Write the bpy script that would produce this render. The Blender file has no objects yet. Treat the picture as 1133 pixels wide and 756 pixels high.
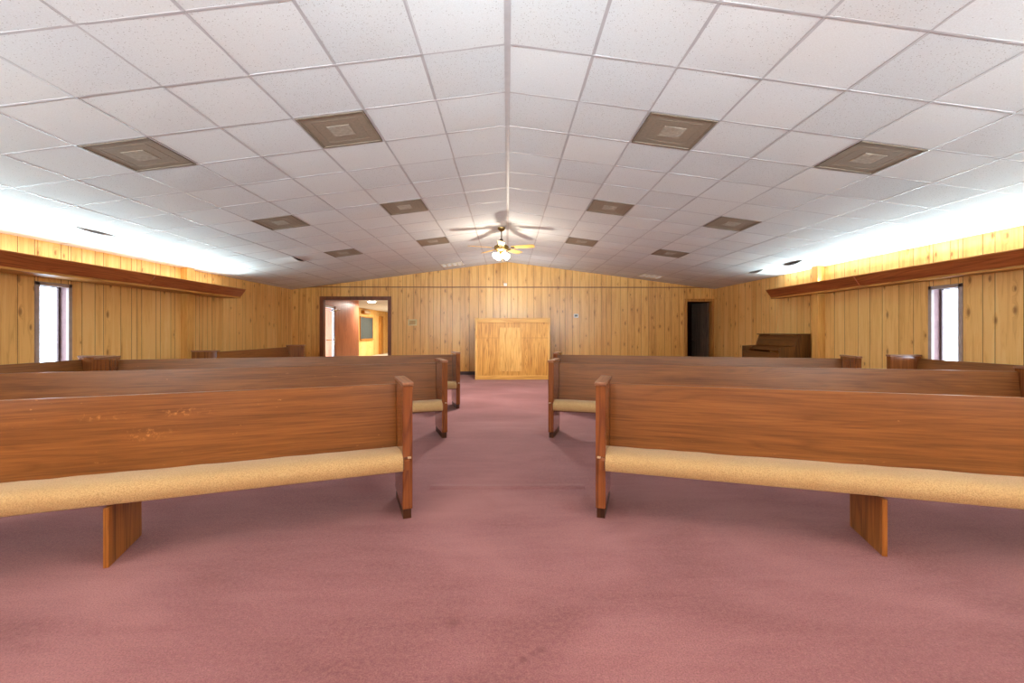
import bpy, bmesh, math, random
from mathutils import Vector, Matrix
random.seed(7)
S = bpy.context.scene
COL = S.collection
PI = math.pi

# ------------------------------------------------------------------ room measures (metres)
CAM_H = 1.255
XL, XR = -6.25, 6.05          # side walls
YB = 12.65                    # rear wall
YF = -4.0                     # front wall (behind the camera)
ZR = 3.284                    # ridge height
SL = 0.130                    # ceiling fall per metre
TILE = 0.605
ROW0 = 3.063
ROW = 0.61
def zc(x): return ZR - SL * abs(x)

# ------------------------------------------------------------------ materials
def srgb(r, g, b):
    f = lambda c: (c / 12.92 if c <= 0.04045 else ((c + 0.055) / 1.055) ** 2.4)
    return (f(r / 255), f(g / 255), f(b / 255), 1)

class NT:
    def __init__(s, name):
        s.m = bpy.data.materials.new(name); s.m.use_nodes = True
        s.t = s.m.node_tree; s.t.nodes.clear()
        s.out = s.n('ShaderNodeOutputMaterial')
    def n(s, typ, **kw):
        nd = s.t.nodes.new(typ)
        for k, v in kw.items():
            if k.startswith('i_'):
                nd.inputs[k[2:].replace('_', ' ')].default_value = v
            else:
                setattr(nd, k, v)
        return nd
    def l(s, a, b): s.t.links.new(a, b)
    def math(s, op, a, b=None, clamp=False):
        nd = s.n('ShaderNodeMath', operation=op, use_clamp=clamp)
        for i, v in enumerate((a, b)):
            if v is None: continue
            if isinstance(v, (int, float)): nd.inputs[i].default_value = v
            else: s.l(v, nd.inputs[i])
        return nd.outputs[0]
    def mix(s, fac, a, b, blend='MIX'):
        nd = s.n('ShaderNodeMix', data_type='RGBA', blend_type=blend)
        for i, v in ((0, fac), (6, a), (7, b)):
            if isinstance(v, (int, float)): nd.inputs[i].default_value = v
            elif isinstance(v, tuple): nd.inputs[i].default_value = v
            else: s.l(v, nd.inputs[i])
        return nd.outputs[2]
    def ramp(s, fac, stops, interp='LINEAR'):
        nd = s.n('ShaderNodeValToRGB'); cr = nd.color_ramp; cr.interpolation = interp
        while len(cr.elements) < len(stops): cr.elements.new(0.5)
        for e, (p, c) in zip(cr.elements, stops):
            e.position = p; e.color = c if isinstance(c, tuple) else (c, c, c, 1)
        s.l(fac, nd.inputs[0]); return nd.outputs[0]
    def bsdf(s, color=None, rough=0.5, spec=0.5, metal=0.0, coat=0.0, coat_rough=0.1):
        b = s.n('ShaderNodeBsdfPrincipled')
        b.inputs['Roughness'].default_value = rough if isinstance(rough, (int, float)) else 0.5
        b.inputs['Specular IOR Level'].default_value = spec
        b.inputs['Metallic'].default_value = metal
        b.inputs['Coat Weight'].default_value = coat
        b.inputs['Coat Roughness'].default_value = coat_rough
        if isinstance(color, tuple): b.inputs['Base Color'].default_value = color
        elif color is not None: s.l(color, b.inputs['Base Color'])
        s.l(b.outputs[0], s.out.inputs[0]); s.b = b
        return b
    def bump(s, h, strength=0.2, dist=0.01):
        nd = s.n('ShaderNodeBump'); nd.inputs['Strength'].default_value = strength
        nd.inputs['Distance'].default_value = dist
        s.l(h, nd.inputs['Height']); s.l(nd.outputs[0], s.b.inputs['Normal'])

def plain(name, rgb, rough=0.5, metal=0.0, spec=0.5, var=0.06, scale=12):
    t = NT(name)
    tc = t.n('ShaderNodeTexCoord')
    no = t.n('ShaderNodeTexNoise', i_Scale=scale, i_Detail=4.0); t.l(tc.outputs['Object'], no.inputs['Vector'])
    c = srgb(*rgb)
    lo = tuple(max(0, v * (1 - var * 2)) for v in c[:3]) + (1,)
    hi = tuple(min(1, v * (1 + var * 2)) for v in c[:3]) + (1,)
    t.bsdf(t.ramp(no.outputs[0], [(0.3, lo), (0.7, hi)]), rough, spec, metal)
    return t.m

def wood(name, axis, lo, mid, hi, rough=0.35, spec=0.4, stretch=14.0, scale=1.3, flecks=False, scuffs=None, coat=0.0, bump=0.05, contrast=1.0):
    """Grain runs along the object's own axis (0,1,2)."""
    t = NT(name)
    tc = t.n('ShaderNodeTexCoord'); oi = t.n('ShaderNodeObjectInfo')
    off = t.n('ShaderNodeVectorMath', operation='SCALE'); off.inputs[0].default_value = (7.3, 11.1, 5.7)
    t.l(oi.outputs['Random'], off.inputs['Scale'])
    add = t.n('ShaderNodeVectorMath', operation='ADD')
    t.l(tc.outputs['Object'], add.inputs[0]); t.l(off.outputs[0], add.inputs[1])
    sc = [scale * stretch] * 3; sc[axis] = scale
    mp = t.n('ShaderNodeMapping'); mp.inputs['Scale'].default_value = sc
    t.l(add.outputs[0], mp.inputs['Vector'])
    sc2 = [scale * 4.5] * 3; sc2[axis] = scale * 0.22
    mp2 = t.n('ShaderNodeMapping'); mp2.inputs['Scale'].default_value = sc2
    t.l(add.outputs[0], mp2.inputs['Vector'])
    # cathedral rings: contour lines of a smooth stretched field
    fld = t.n('ShaderNodeTexNoise', i_Scale=1.0, i_Detail=1.0, i_Distortion=0.3); t.l(mp2.outputs[0], fld.inputs['Vector'])
    ring = t.math('FRACT', t.math('MULTIPLY', fld.outputs[0], 16.0))
    ringl = t.ramp(ring, [(0.0, 0.15), (0.25, 0.75), (0.8, 0.6), (1.0, 0.15)])
    mp3 = t.n('ShaderNodeMapping'); sc3 = [scale * stretch * 4.2] * 3; sc3[axis] = scale * 1.6; mp3.inputs['Scale'].default_value = sc3
    t.l(add.outputs[0], mp3.inputs['Vector'])
    fine = t.n('ShaderNodeTexNoise', i_Scale=1.0, i_Detail=5.0, i_Roughness=0.7); t.l(mp3.outputs[0], fine.inputs['Vector'])
    broad = t.n('ShaderNodeTexNoise', i_Scale=0.7, i_Detail=2.0); t.l(mp.outputs[0], broad.inputs['Vector'])
    v = t.math('ADD', t.math('MULTIPLY', ringl, 0.35 * contrast), t.math('MULTIPLY', fine.outputs[0], 0.85))
    v = t.math('ADD', v, t.math('MULTIPLY', broad.outputs[0], 0.5))
    v = t.math('SUBTRACT', v, 0.37 + 0.17 * contrast)
    c = t.ramp(v, [(0.12, srgb(*lo)), (0.45, srgb(*mid)), (0.8, srgb(*hi))])
    pore = t.ramp(fine.outputs[0], [(0.28, 1.0), (0.42, 0.0)])
    c = t.mix(t.math('MULTIPLY', pore, 0.45 * contrast), c, srgb(int(lo[0] * .62), int(lo[1] * .56), int(lo[2] * .5)))
    if flecks:
        mf = t.n('ShaderNodeMapping'); mf.inputs['Scale'].default_value = (9, 9, 22); t.l(add.outputs[0], mf.inputs['Vector'])
        f1 = t.n('ShaderNodeTexNoise', i_Scale=2.0, i_Detail=5.0, i_Roughness=0.7); t.l(mf.outputs[0], f1.inputs['Vector'])
        f2 = t.n('ShaderNodeTexNoise', i_Scale=1.6, i_Detail=1.0); t.l(add.outputs[0], f2.inputs['Vector'])
        m = t.math('MULTIPLY', t.ramp(f1.outputs[0], [(0.66, 0.0), (0.74, 1.0)]), t.ramp(f2.outputs[0], [(0.52, 0.0), (0.62, 0.75)]))
        c = t.mix(m, c, srgb(226, 160, 95))
    if scuffs:      # old rubbed patches at fixed spots on the board
        for (sx, sz, rx, rz) in scuffs:
            cxyz = t.n('ShaderNodeMapping'); cxyz.inputs['Location'].default_value = (-sx / rx, 0, -sz / rz); cxyz.inputs['Scale'].default_value = (1 / rx, 0, 1 / rz)
            t.l(tc.outputs['Object'], cxyz.inputs['Vector'])
            ln = t.n('ShaderNodeVectorMath', operation='LENGTH'); t.l(cxyz.outputs[0], ln.inputs[0])
            sn = t.n('ShaderNodeTexNoise', i_Scale=34.0, i_Detail=6.0, i_Roughness=0.75); t.l(tc.outputs['Object'], sn.inputs['Vector'])
            mk = t.math('MULTIPLY', t.ramp(ln.outputs['Value'], [(0.35, 1.0), (1.0, 0.0)]), t.ramp(sn.outputs[0], [(0.54, 0.0), (0.66, 0.8)]))
            c = t.mix(mk, c, srgb(206, 140, 76))
    t.bsdf(c, rough, spec, 0, coat)
    t.bump(fine.outputs[0], bump, 0.004)
    return t.m

def panel_mat(name, lo, mid, hi, uaxis, rough=0.38):
    """Knotty vertical-plank panelling; 'tone' differs from plank to plank."""
    t = NT(name)
    tc = t.n('ShaderNodeTexCoord'); at = t.n('ShaderNodeAttribute', attribute_name='tone')
    cx = t.n('ShaderNodeCombineXYZ'); sx = t.n('ShaderNodeSeparateXYZ'); t.l(tc.outputs['Object'], sx.inputs[0])
    u = sx.outputs[uaxis]; v = sx.outputs[2]
    t.l(u, cx.inputs[0]); t.l(v, cx.inputs[1]); t.l(t.math('MULTIPLY', at.outputs['Fac'], 37.0), cx.inputs[2])
    # knots
    mk = t.n('ShaderNodeMapping'); mk.inputs['Scale'].default_value = (4.6, 1.9, 1.0); t.l(cx.outputs[0], mk.inputs['Vector'])
    vo = t.n('ShaderNodeTexVoronoi', voronoi_dimensions='2D', i_Scale=1.0, i_Randomness=0.9); t.l(mk.outputs[0], vo.inputs['Vector'])
    sep = t.n('ShaderNodeSeparateColor'); t.l(vo.outputs['Color'], sep.inputs[0])
    on = t.math('GREATER_THAN', sep.outputs[0], 0.46)
    size = t.math('ADD', t.math('MULTIPLY', sep.outputs[1], 0.09), 0.045)
    kd = t.math('DIVIDE', vo.outputs['Distance'], size)
    knot = t.math('MULTIPLY', t.ramp(kd, [(0.35, 1.0), (1.0, 0.0)]), on)
    halo = t.math('MULTIPLY', t.ramp(t.math('MULTIPLY', vo.outputs['Distance'], 3.3), [(0.0, 1.0), (0.75, 0.0)]), on)
    # grain warped round the knots
    mg = t.n('ShaderNodeMapping'); mg.inputs['Scale'].default_value = (16, 0.75, 1.0); t.l(cx.outputs[0], mg.inputs['Vector'])
    wv = t.n('ShaderNodeVectorMath', operation='SCALE'); wv.inputs[0].default_value = (1.1, 0.3, 0.0); t.l(halo, wv.inputs['Scale'])
    ad = t.n('ShaderNodeVectorMath', operation='ADD'); t.l(mg.outputs[0], ad.inputs[0]); t.l(wv.outputs[0], ad.inputs[1])
    g = t.n('ShaderNodeTexNoise', i_Scale=1.0, i_Detail=4.0, i_Roughness=0.55, i_Distortion=0.35); t.l(ad.outputs[0], g.inputs['Vector'])
    ring = t.math('FRACT', t.math('MULTIPLY', g.outputs[0], 7.0))
    rl = t.ramp(ring, [(0.0, 0.0), (0.35, 1.0), (0.85, 0.75), (1.0, 0.0)])
    val = t.math('ADD', t.math('MULTIPLY', g.outputs[0], 0.85), t.math('MULTIPLY', rl, 0.16))
    val = t.math('ADD', val, t.math('MULTIPLY', t.math('SUBTRACT', at.outputs['Fac'], 0.5), 0.20))
    val = t.math('SUBTRACT', val, t.math('MULTIPLY', halo, 0.16))
    c = t.ramp(val, [(0.18, srgb(*lo)), (0.52, srgb(*mid)), (0.85, srgb(*hi))])
    c = t.mix(t.math('MULTIPLY', knot, 0.7), c, srgb(128, 78, 34))
    t.bsdf(c, rough, 0.45)
    t.bump(g.outputs[0], 0.04, 0.004)
    return t.m

def tile_mat():
    t = NT('acoustic_tile')
    tc = t.n('ShaderNodeTexCoord'); at = t.n('ShaderNodeAttribute', attribute_name='tone')
    vo = t.n('ShaderNodeTexVoronoi', i_Scale=88.0, i_Randomness=1.0); t.l(tc.outputs['Object'], vo.inputs['Vector'])
    sep = t.n('ShaderNodeSeparateColor'); t.l(vo.outputs['Color'], sep.inputs[0])
    dens = t.math('ADD', t.math('MULTIPLY', at.outputs['Fac'], -0.5), 0.95)
    on = t.math('GREATER_THAN', sep.outputs[0], dens)
    sz = t.math('ADD', t.math('MULTIPLY', sep.outputs[1], 0.22), 0.12)
    dot = t.math('MULTIPLY', t.math('LESS_THAN', vo.outputs['Distance'], sz), on)
    no = t.n('ShaderNodeTexNoise', i_Scale=140.0, i_Detail=3.0); t.l(tc.outputs['Object'], no.inputs['Vector'])
    big = t.n('ShaderNodeTexNoise', i_Scale=1.1, i_Detail=2.0); t.l(tc.outputs['Object'], big.inputs['Vector'])
    base = t.mix(at.outputs['Fac'], srgb(222, 222, 222), srgb(212, 213, 214))
    base = t.mix(t.ramp(no.outputs[0], [(0.35, 0.22), (0.62, 0.0)]), base, srgb(184, 174, 166))
    base = t.mix(t.ramp(big.outputs[0], [(0.4, 0.0), (0.75, 0.25)]), base, srgb(226, 214, 200))
    c = t.mix(t.math('MULTIPLY', dot, 0.6), base, srgb(140, 126, 114))
    t.bsdf(c, 0.9, 0.15)
    t.bump(no.outputs[0], 0.1, 0.004)
    return t.m

def carpet_mat():
    t = NT('mauve_carpet')
    tc = t.n('ShaderNodeTexCoord')
    f = t.n('ShaderNodeTexNoise', i_Scale=150.0, i_Detail=4.0, i_Roughness=0.8); t.l(tc.outputs['Object'], f.inputs['Vector'])
    m1 = t.n('ShaderNodeMapping'); m1.inputs['Scale'].default_value = (0.9, 1.3, 1); m1.inputs['Rotation'].default_value = (0, 0, 0.4); t.l(tc.outputs['Object'], m1.inputs['Vector'])
    b1 = t.n('ShaderNodeTexNoise', i_Scale=0.9, i_Detail=3.0, i_Distortion=0.6); t.l(m1.outputs[0], b1.inputs['Vector'])
    m2 = t.n('ShaderNodeMapping'); m2.inputs['Scale'].default_value = (2.0, 9.0, 1); t.l(tc.outputs['Object'], m2.inputs['Vector'])
    b2 = t.n('ShaderNodeTexNoise', i_Scale=1.4, i_Detail=4.0); t.l(m2.outputs[0], b2.inputs['Vector'])
    v = t.math('ADD', t.math('MULTIPLY', b1.outputs[0], 0.8), t.math('MULTIPLY', b2.outputs[0], 0.2))
    c = t.ramp(v, [(0.34, srgb(124, 77, 81)), (0.5, srgb(149, 99, 104)), (0.66, srgb(171, 121, 123))])
    g = t.n('ShaderNodeTexNoise', i_Scale=46.0, i_Detail=5.0, i_Roughness=0.75); t.l(tc.outputs['Object'], g.inputs['Vector'])
    c = t.mix(t.ramp(g.outputs[0], [(0.36, 0.0), (0.66, 0.5)]), c, srgb(178, 128, 122))
    c = t.mix(t.ramp(f.outputs[0], [(0.35, 0.6), (0.6, 0.0)]), c, srgb(96, 58, 60))
    # a few old stains with shapes of their own
    for (sx, sy, r) in ((-0.234, 1.868, 0.042), (0.06, 1.66, 0.028), (0.135, 1.705, 0.03), (0.10, 1.69, 0.02), (0.02, 1.62, 0.018)):
        d = t.n('ShaderNodeVectorMath', operation='DISTANCE'); d.inputs[1].default_value = (sx, sy, 0)
        nn = t.n('ShaderNodeTexNoise', i_Scale=30.0, i_Detail=2.0); t.l(tc.outputs['Object'], nn.inputs['Vector'])
        t.l(tc.outputs['Object'], d.inputs[0])
        dd = t.math('ADD', d.outputs['Value'], t.math('MULTIPLY', t.math('SUBTRACT', nn.outputs[0], 0.5), r * 1.2))
        c = t.mix(t.ramp(t.math('DIVIDE', dd, r), [(0.2, 0.34), (0.9, 0.0)]), c, srgb(92, 48, 40))
    t.bsdf(c, 0.95, 0.1)
    t.b.inputs['Sheen Weight'].default_value = 0.15
    t.bump(f.outputs[0], 0.5, 0.006)
    return t.m

def fabric_mat():
    t = NT('tan_pew_fabric')
    tc = t.n('ShaderNodeTexCoord')
    w = t.n('ShaderNodeTexNoise', i_Scale=160.0, i_Detail=2.0); t.l(tc.outputs['Object'], w.inputs['Vector'])
    b = t.n('ShaderNodeTexNoise', i_Scale=3.0, i_Detail=3.0); t.l(tc.outputs['Object'], b.inputs['Vector'])
    c = t.ramp(w.outputs[0], [(0.3, srgb(164, 136, 90)), (0.5, srgb(192, 163, 114)), (0.75, srgb(206, 179, 130))])
    c = t.mix(t.ramp(b.outputs[0], [(0.45, 0.0), (0.75, 0.3)]), c, srgb(178, 146, 98))
    t.bsdf(c, 0.9, 0.15)
    t.b.inputs['Sheen Weight'].default_value = 0.2
    t.bump(w.outputs[0], 0.3, 0.003)
    return t.m

def emit_mat(name, rgb, k):
    t = NT(name); e = t.n('ShaderNodeEmission'); e.inputs[0].default_value = srgb(*rgb); e.inputs[1].default_value = k
    t.l(e.outputs[0], t.out.inputs[0]); return t.m

def glass_mat():
    t = NT('window_glass')
    tr = t.n('ShaderNodeBsdfTransparent'); gl = t.n('ShaderNodeBsdfGlossy'); gl.inputs['Roughness'].default_value = 0.02
    tr.inputs[0].default_value = (0.95, 0.97, 1.0, 1)
    fr = t.n('ShaderNodeLayerWeight'); mx = t.n('ShaderNodeMixShader')
    t.l(t.math('ADD', t.math('MULTIPLY', t.math('POWER', fr.outputs['Facing'], 4.0), 0.5), 0.03), mx.inputs[0]); t.l(tr.outputs[0], mx.inputs[1]); t.l(gl.outputs[0], mx.inputs[2])
    t.l(mx.outputs[0], t.out.inputs[0]); return t.m

def frosted_bulb():
    t = NT('lit_frosted_glass')
    b = t.bsdf(srgb(255, 250, 235), 0.3)
    b.inputs['Emission Color'].default_value = srgb(255, 240, 205); b.inputs['Emission Strength'].default_value = 14
    return t.m

M = {}
M['carpet'] = carpet_mat()
M['tile'] = tile_mat()
M['tbar'] = plain('ceiling_grid_enamel', (180, 173, 173), 0.45, var=0.03)
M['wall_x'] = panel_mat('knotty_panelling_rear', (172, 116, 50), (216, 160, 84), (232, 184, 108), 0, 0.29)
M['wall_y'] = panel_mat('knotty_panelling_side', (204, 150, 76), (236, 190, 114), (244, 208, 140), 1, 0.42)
M['pine_z'] = wood('pine_upright', 2, (196, 140, 66), (226, 174, 96), (240, 198, 126), 0.42, 0.4, stretch=9, contrast=.4)
M['groove'] = plain('panel_groove', (92, 56, 24), 0.7)
M['oak_x'] = wood('oak_grain_lengthwise', 0, (108, 64, 26), (143, 90, 42), (166, 110, 57), 0.36, 0.4, flecks=True, contrast=.55)
M['oak_x_scuffed'] = wood('scuffed_oak_lengthwise', 0, (108, 64, 26), (143, 90, 42), (166, 110, 57), 0.34, 0.4, flecks=True, contrast=.55, scuffs=[(2.26, .70, .30, .05), (3.10, .62, .16, .05), (2.05, .62, .25, .05), (1.85, .70, .12, .04), (2.9, .74, .18, .03), (1.75, .52, .14, .04), (3.3, .74, .2, .03)])
M['oak_z'] = wood('oak_grain_upright', 2, (98, 52, 22), (144, 84, 38), (170, 106, 54), 0.22, 0.6, coat=.7)
M['oak_y'] = wood('oak_grain_crosswise', 1, (112, 72, 46), (156, 108, 76), (184, 136, 100), 0.35, 0.5)
M['oak_leg'] = wood('golden_oak_upright', 2, (110, 64, 22), (168, 108, 46), (194, 134, 66), 0.4, 0.4)
M['oak_dark'] = wood('dark_oak_plinth', 2, (48, 26, 14), (78, 46, 26), (96, 60, 36), 0.45, 0.4)
M['fabric'] = fabric_mat()
M['cove_y'] = wood('cove_board_redwood', 1, (136, 68, 28), (178, 100, 50), (202, 126, 70), 0.42, 0.4)
M['gold_y'] = wood('cove_golden_trim', 1, (150, 96, 36), (200, 142, 66), (220, 166, 90), 0.45, 0.4)
M['ply'] = wood('fir_plywood_upright', 2, (172, 112, 42), (214, 158, 76), (230, 180, 100), 0.42, 0.4, stretch=7, scale=1.6, contrast=1.5)
M['ply_light'] = wood('pale_fir_plywood', 2, (196, 142, 66), (226, 176, 98), (238, 194, 120), 0.42, 0.4, stretch=7, scale=1.6, contrast=1.4)
M['ply_x'] = wood('fir_trim_lengthwise', 0, (190, 134, 58), (224, 172, 90), (236, 190, 112), 0.42, 0.4)
M['piano_y'] = wood('walnut_lengthwise', 1, (70, 40, 16), (112, 68, 29), (146, 95, 46), 0.3, 0.5)
M['piano_z'] = wood('walnut_upright', 2, (70, 40, 14), (116, 72, 30), (148, 98, 44), 0.33, 0.5)
M['trim_red'] = wood('red_brown_door_trim', 2, (88, 44, 22), (120, 66, 36), (146, 86, 50), 0.4, 0.4)
M['trim_gold'] = wood('golden_door_trim', 2, (140, 88, 32), (184, 126, 54), (208, 154, 80), 0.42, 0.4)
M['baseboard'] = plain('dark_vinyl_baseboard', (62, 40, 42), 0.5)
M['alu'] = plain('grey_window_frame', (164, 152, 148), 0.45, 0.1)
M['brick'] = plain('painted_reveal', (142, 114, 114), 0.8)
M['sash'] = plain('brown_sash', (88, 70, 68), 0.5)
M['glass'] = glass_mat()
M['diff'] = plain('taupe_diffuser', (143, 126, 108), 0.7, var=0.05, scale=40)
M['diff_c'] = plain('pale_taupe_diffuser', (156, 141, 125), 0.7, var=0.1, scale=30)
M['diff_f'] = plain('taupe_diffuser_frame', (126, 110, 92), 0.6)
M['white'] = plain('white_plastic', (228, 224, 216), 0.4)
M['vent'] = plain('cream_vent', (232, 226, 208), 0.5)
M['slot'] = plain('vent_slot', (150, 138, 120), 0.7)
M['brass'] = plain('aged_brass', (150, 124, 76), 0.3, 0.9)
M['bronze'] = plain('dark_bronze', (70, 56, 42), 0.4, 0.8)
M['blade'] = wood('fan_blade_oak', 0, (196, 140, 66), (226, 174, 92), (238, 194, 118), 0.4, 0.4)
M['bulb'] = frosted_bulb()
M['tube'] = emit_mat('fluorescent_tube', (240, 250, 255), 9.0)
M['lamp'] = emit_mat('ceiling_lamp_lens', (255, 250, 238), 10.0)
M['roof'] = plain('dark_roof_deck', (40, 34, 30), 0.9)
M['door_dark'] = wood('grey_brown_door', 2, (74, 60, 50), (116, 98, 84), (142, 124, 110), 0.3, 0.5)
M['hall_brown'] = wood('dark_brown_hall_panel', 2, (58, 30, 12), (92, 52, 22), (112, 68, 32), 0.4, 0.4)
M['red_wall'] = wood('reddish_door_veneer', 2, (150, 84, 56), (188, 118, 86), (206, 146, 116), 0.4, 0.4)
M['chalk'] = plain('slate_chalkboard', (70, 76, 72), 0.6)
M['pale_floor'] = plain('pale_vinyl_floor', (214, 206, 186), 0.4)
M['chrome'] = plain('chrome', (200, 200, 200), 0.2, 0.9)
M['white_frame'] = plain('white_door_frame', (226, 232, 240), 0.4)
M['cream_plate'] = plain('cream_plate', (206, 186, 132), 0.45)
M['tan_plate'] = plain('tan_plate_inset', (180, 142, 80), 0.5)
M['grey_lcd'] = plain('grey_display', (82, 82, 78), 0.3)
M['ply_edge'] = plain('plywood_corner_tip', (190, 160, 120), 0.5)
M['ext_wall'] = plain('outside_masonry', (226, 224, 222), 0.9)

# ------------------------------------------------------------------ mesh helpers
class MB:
    def __init__(s): s.bm = bmesh.new()
    def box(s, x0, x1, y0, y1, z0, z1, bev=0.0, mat=0, rot=None, origin=None):
        g = bmesh.ops.create_cube(s.bm, size=1.0); vs = g['verts']
        for v in vs:
            v.co = Vector(((x0 + x1) / 2 + v.co.x * (x1 - x0), (y0 + y1) / 2 + v.co.y * (y1 - y0), (z0 + z1) / 2 + v.co.z * (z1 - z0)))
        fs = list({f for v in vs for f in v.link_faces})
        for f in fs: f.material_index = mat
        if bev > 0:
            es = list({e for v in vs for e in v.link_edges})
            r = bmesh.ops.bevel(s.bm, geom=es, offset=bev, segments=2, affect='EDGES', profile=0.6)
            vs = list({v for f in r['faces'] for v in f.verts} | {v for v in vs if v.is_valid})
        if rot is not None:
            o = Vector(origin or (0, 0, 0))
            for v in vs: v.co = o + rot @ (v.co - o)
        return s
    def prism(s, pts, axis, a, b, mat=0, bev=0.0):
        """pts: closed polygon in the two other axes (in order), extruded along axis from a to b."""
        def mk(p, q):
            c = [0, 0, 0]; o = [i for i in range(3) if i != axis]
            c[axis] = q; c[o[0]] = p[0]; c[o[1]] = p[1]; return Vector(c)
        A = [s.bm.verts.new(mk(p, a)) for p in pts]; B = [s.bm.verts.new(mk(p, b)) for p in pts]
        fs = [s.bm.faces.new(A), s.bm.faces.new(B[::-1])]
        n = len(pts)
        for i in range(n): fs.append(s.bm.faces.new((A[(i + 1) % n], A[i], B[i], B[(i + 1) % n])))
        for f in fs: f.material_index = mat
        if bev > 0:
            es = list({e for f in fs for e in f.edges})
            bmesh.ops.bevel(s.bm, geom=es, offset=bev, segments=2, affect='EDGES', profile=0.6)
        return s
    def lathe(s, prof, c=(0, 0, 0), seg=24, mat=0, M3=None):
        rings = []
        for r, z in prof:
            ring = []
            for k in range(seg):
                a = 2 * PI * k / seg; p = Vector((max(r, 1e-4) * math.cos(a), max(r, 1e-4) * math.sin(a), z))
                if M3 is not None: p = M3 @ p
                ring.append(s.bm.verts.new(p + Vector(c)))
            rings.append(ring)
        for i in range(len(rings) - 1):
            for k in range(seg):
                f = s.bm.faces.new((rings[i][k], rings[i][(k + 1) % seg], rings[i + 1][(k + 1) % seg], rings[i + 1][k])); f.material_index = mat; f.smooth = True
        for ring, flip in ((rings[0], True), (rings[-1], False)):
            f = s.bm.faces.new(ring[::-1] if flip else ring); f.material_index = mat
        return s
    def build(s, name, mats, parent=None, smooth=False, loc=None, rotz=None):
        bmesh.ops.recalc_face_normals(s.bm, faces=s.bm.faces)
        me = bpy.data.meshes.new(name)
        if smooth:
            for f in s.bm.faces: f.smooth = True
        s.bm.to_mesh(me); s.bm.free()
        for m in (mats if isinstance(mats, (list, tuple)) else [mats]): me.materials.append(m)
        if smooth: 
            try: me.set_sharp_from_angle(angle=math.radians(38))
            except Exception: pass
        o = bpy.data.objects.new(name, me); COL.objects.link(o)
        if parent: o.parent = parent
        if loc: o.location = loc
        if rotz: o.rotation_euler = (0, 0, rotz)
        return o

def thing(name, label, cat, loc=(0, 0, 0), rotz=0.0, group=None):
    o = bpy.data.objects.new(name, None); o.empty_display_size = 0.1; COL.objects.link(o)
    o.location = loc; o.rotation_euler = (0, 0, rotz)
    return tag(o, label, cat, group)
def tag(o, label, cat, group=None):
    o['label'] = label; o['category'] = cat
    if group: o['group'] = group
    return o
def struct(o, label=None, cat=None):
    o['kind'] = 'structure'
    if label: o['label'] = label
    if cat: o['category'] = cat
    return o

# ------------------------------------------------------------------ floor, roof
b = MB(); b.box(XL - 0.2, XR + 0.2, YF - 0.2, YB + 0.06, -0.12, 0.0)
b.prism([(3.44, -.001), (3.475, .006), (3.50, .009), (3.525, .006), (3.58, -.001)], 0, -.62, .62)
struct(b.build('floor', M['carpet']), 'mauve rose carpet covering the whole hall floor', 'floor')

# ------------------------------------------------------------------ plank walls
def plank_bounds(u0, u1, widths, marks=(), seed=1):
    rnd = random.Random(seed); u = u0; out = [u0]
    while u < u1:
        u += rnd.choice(widths)
        if u < u1 - 0.03: out.append(u)
    out.append(u1)
    for m_ in marks:
        out = [q for q in out if abs(q - m_) > 0.03 or q in (u0, u1)] + [m_]
    return sorted(set(out)), set(marks)

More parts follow.
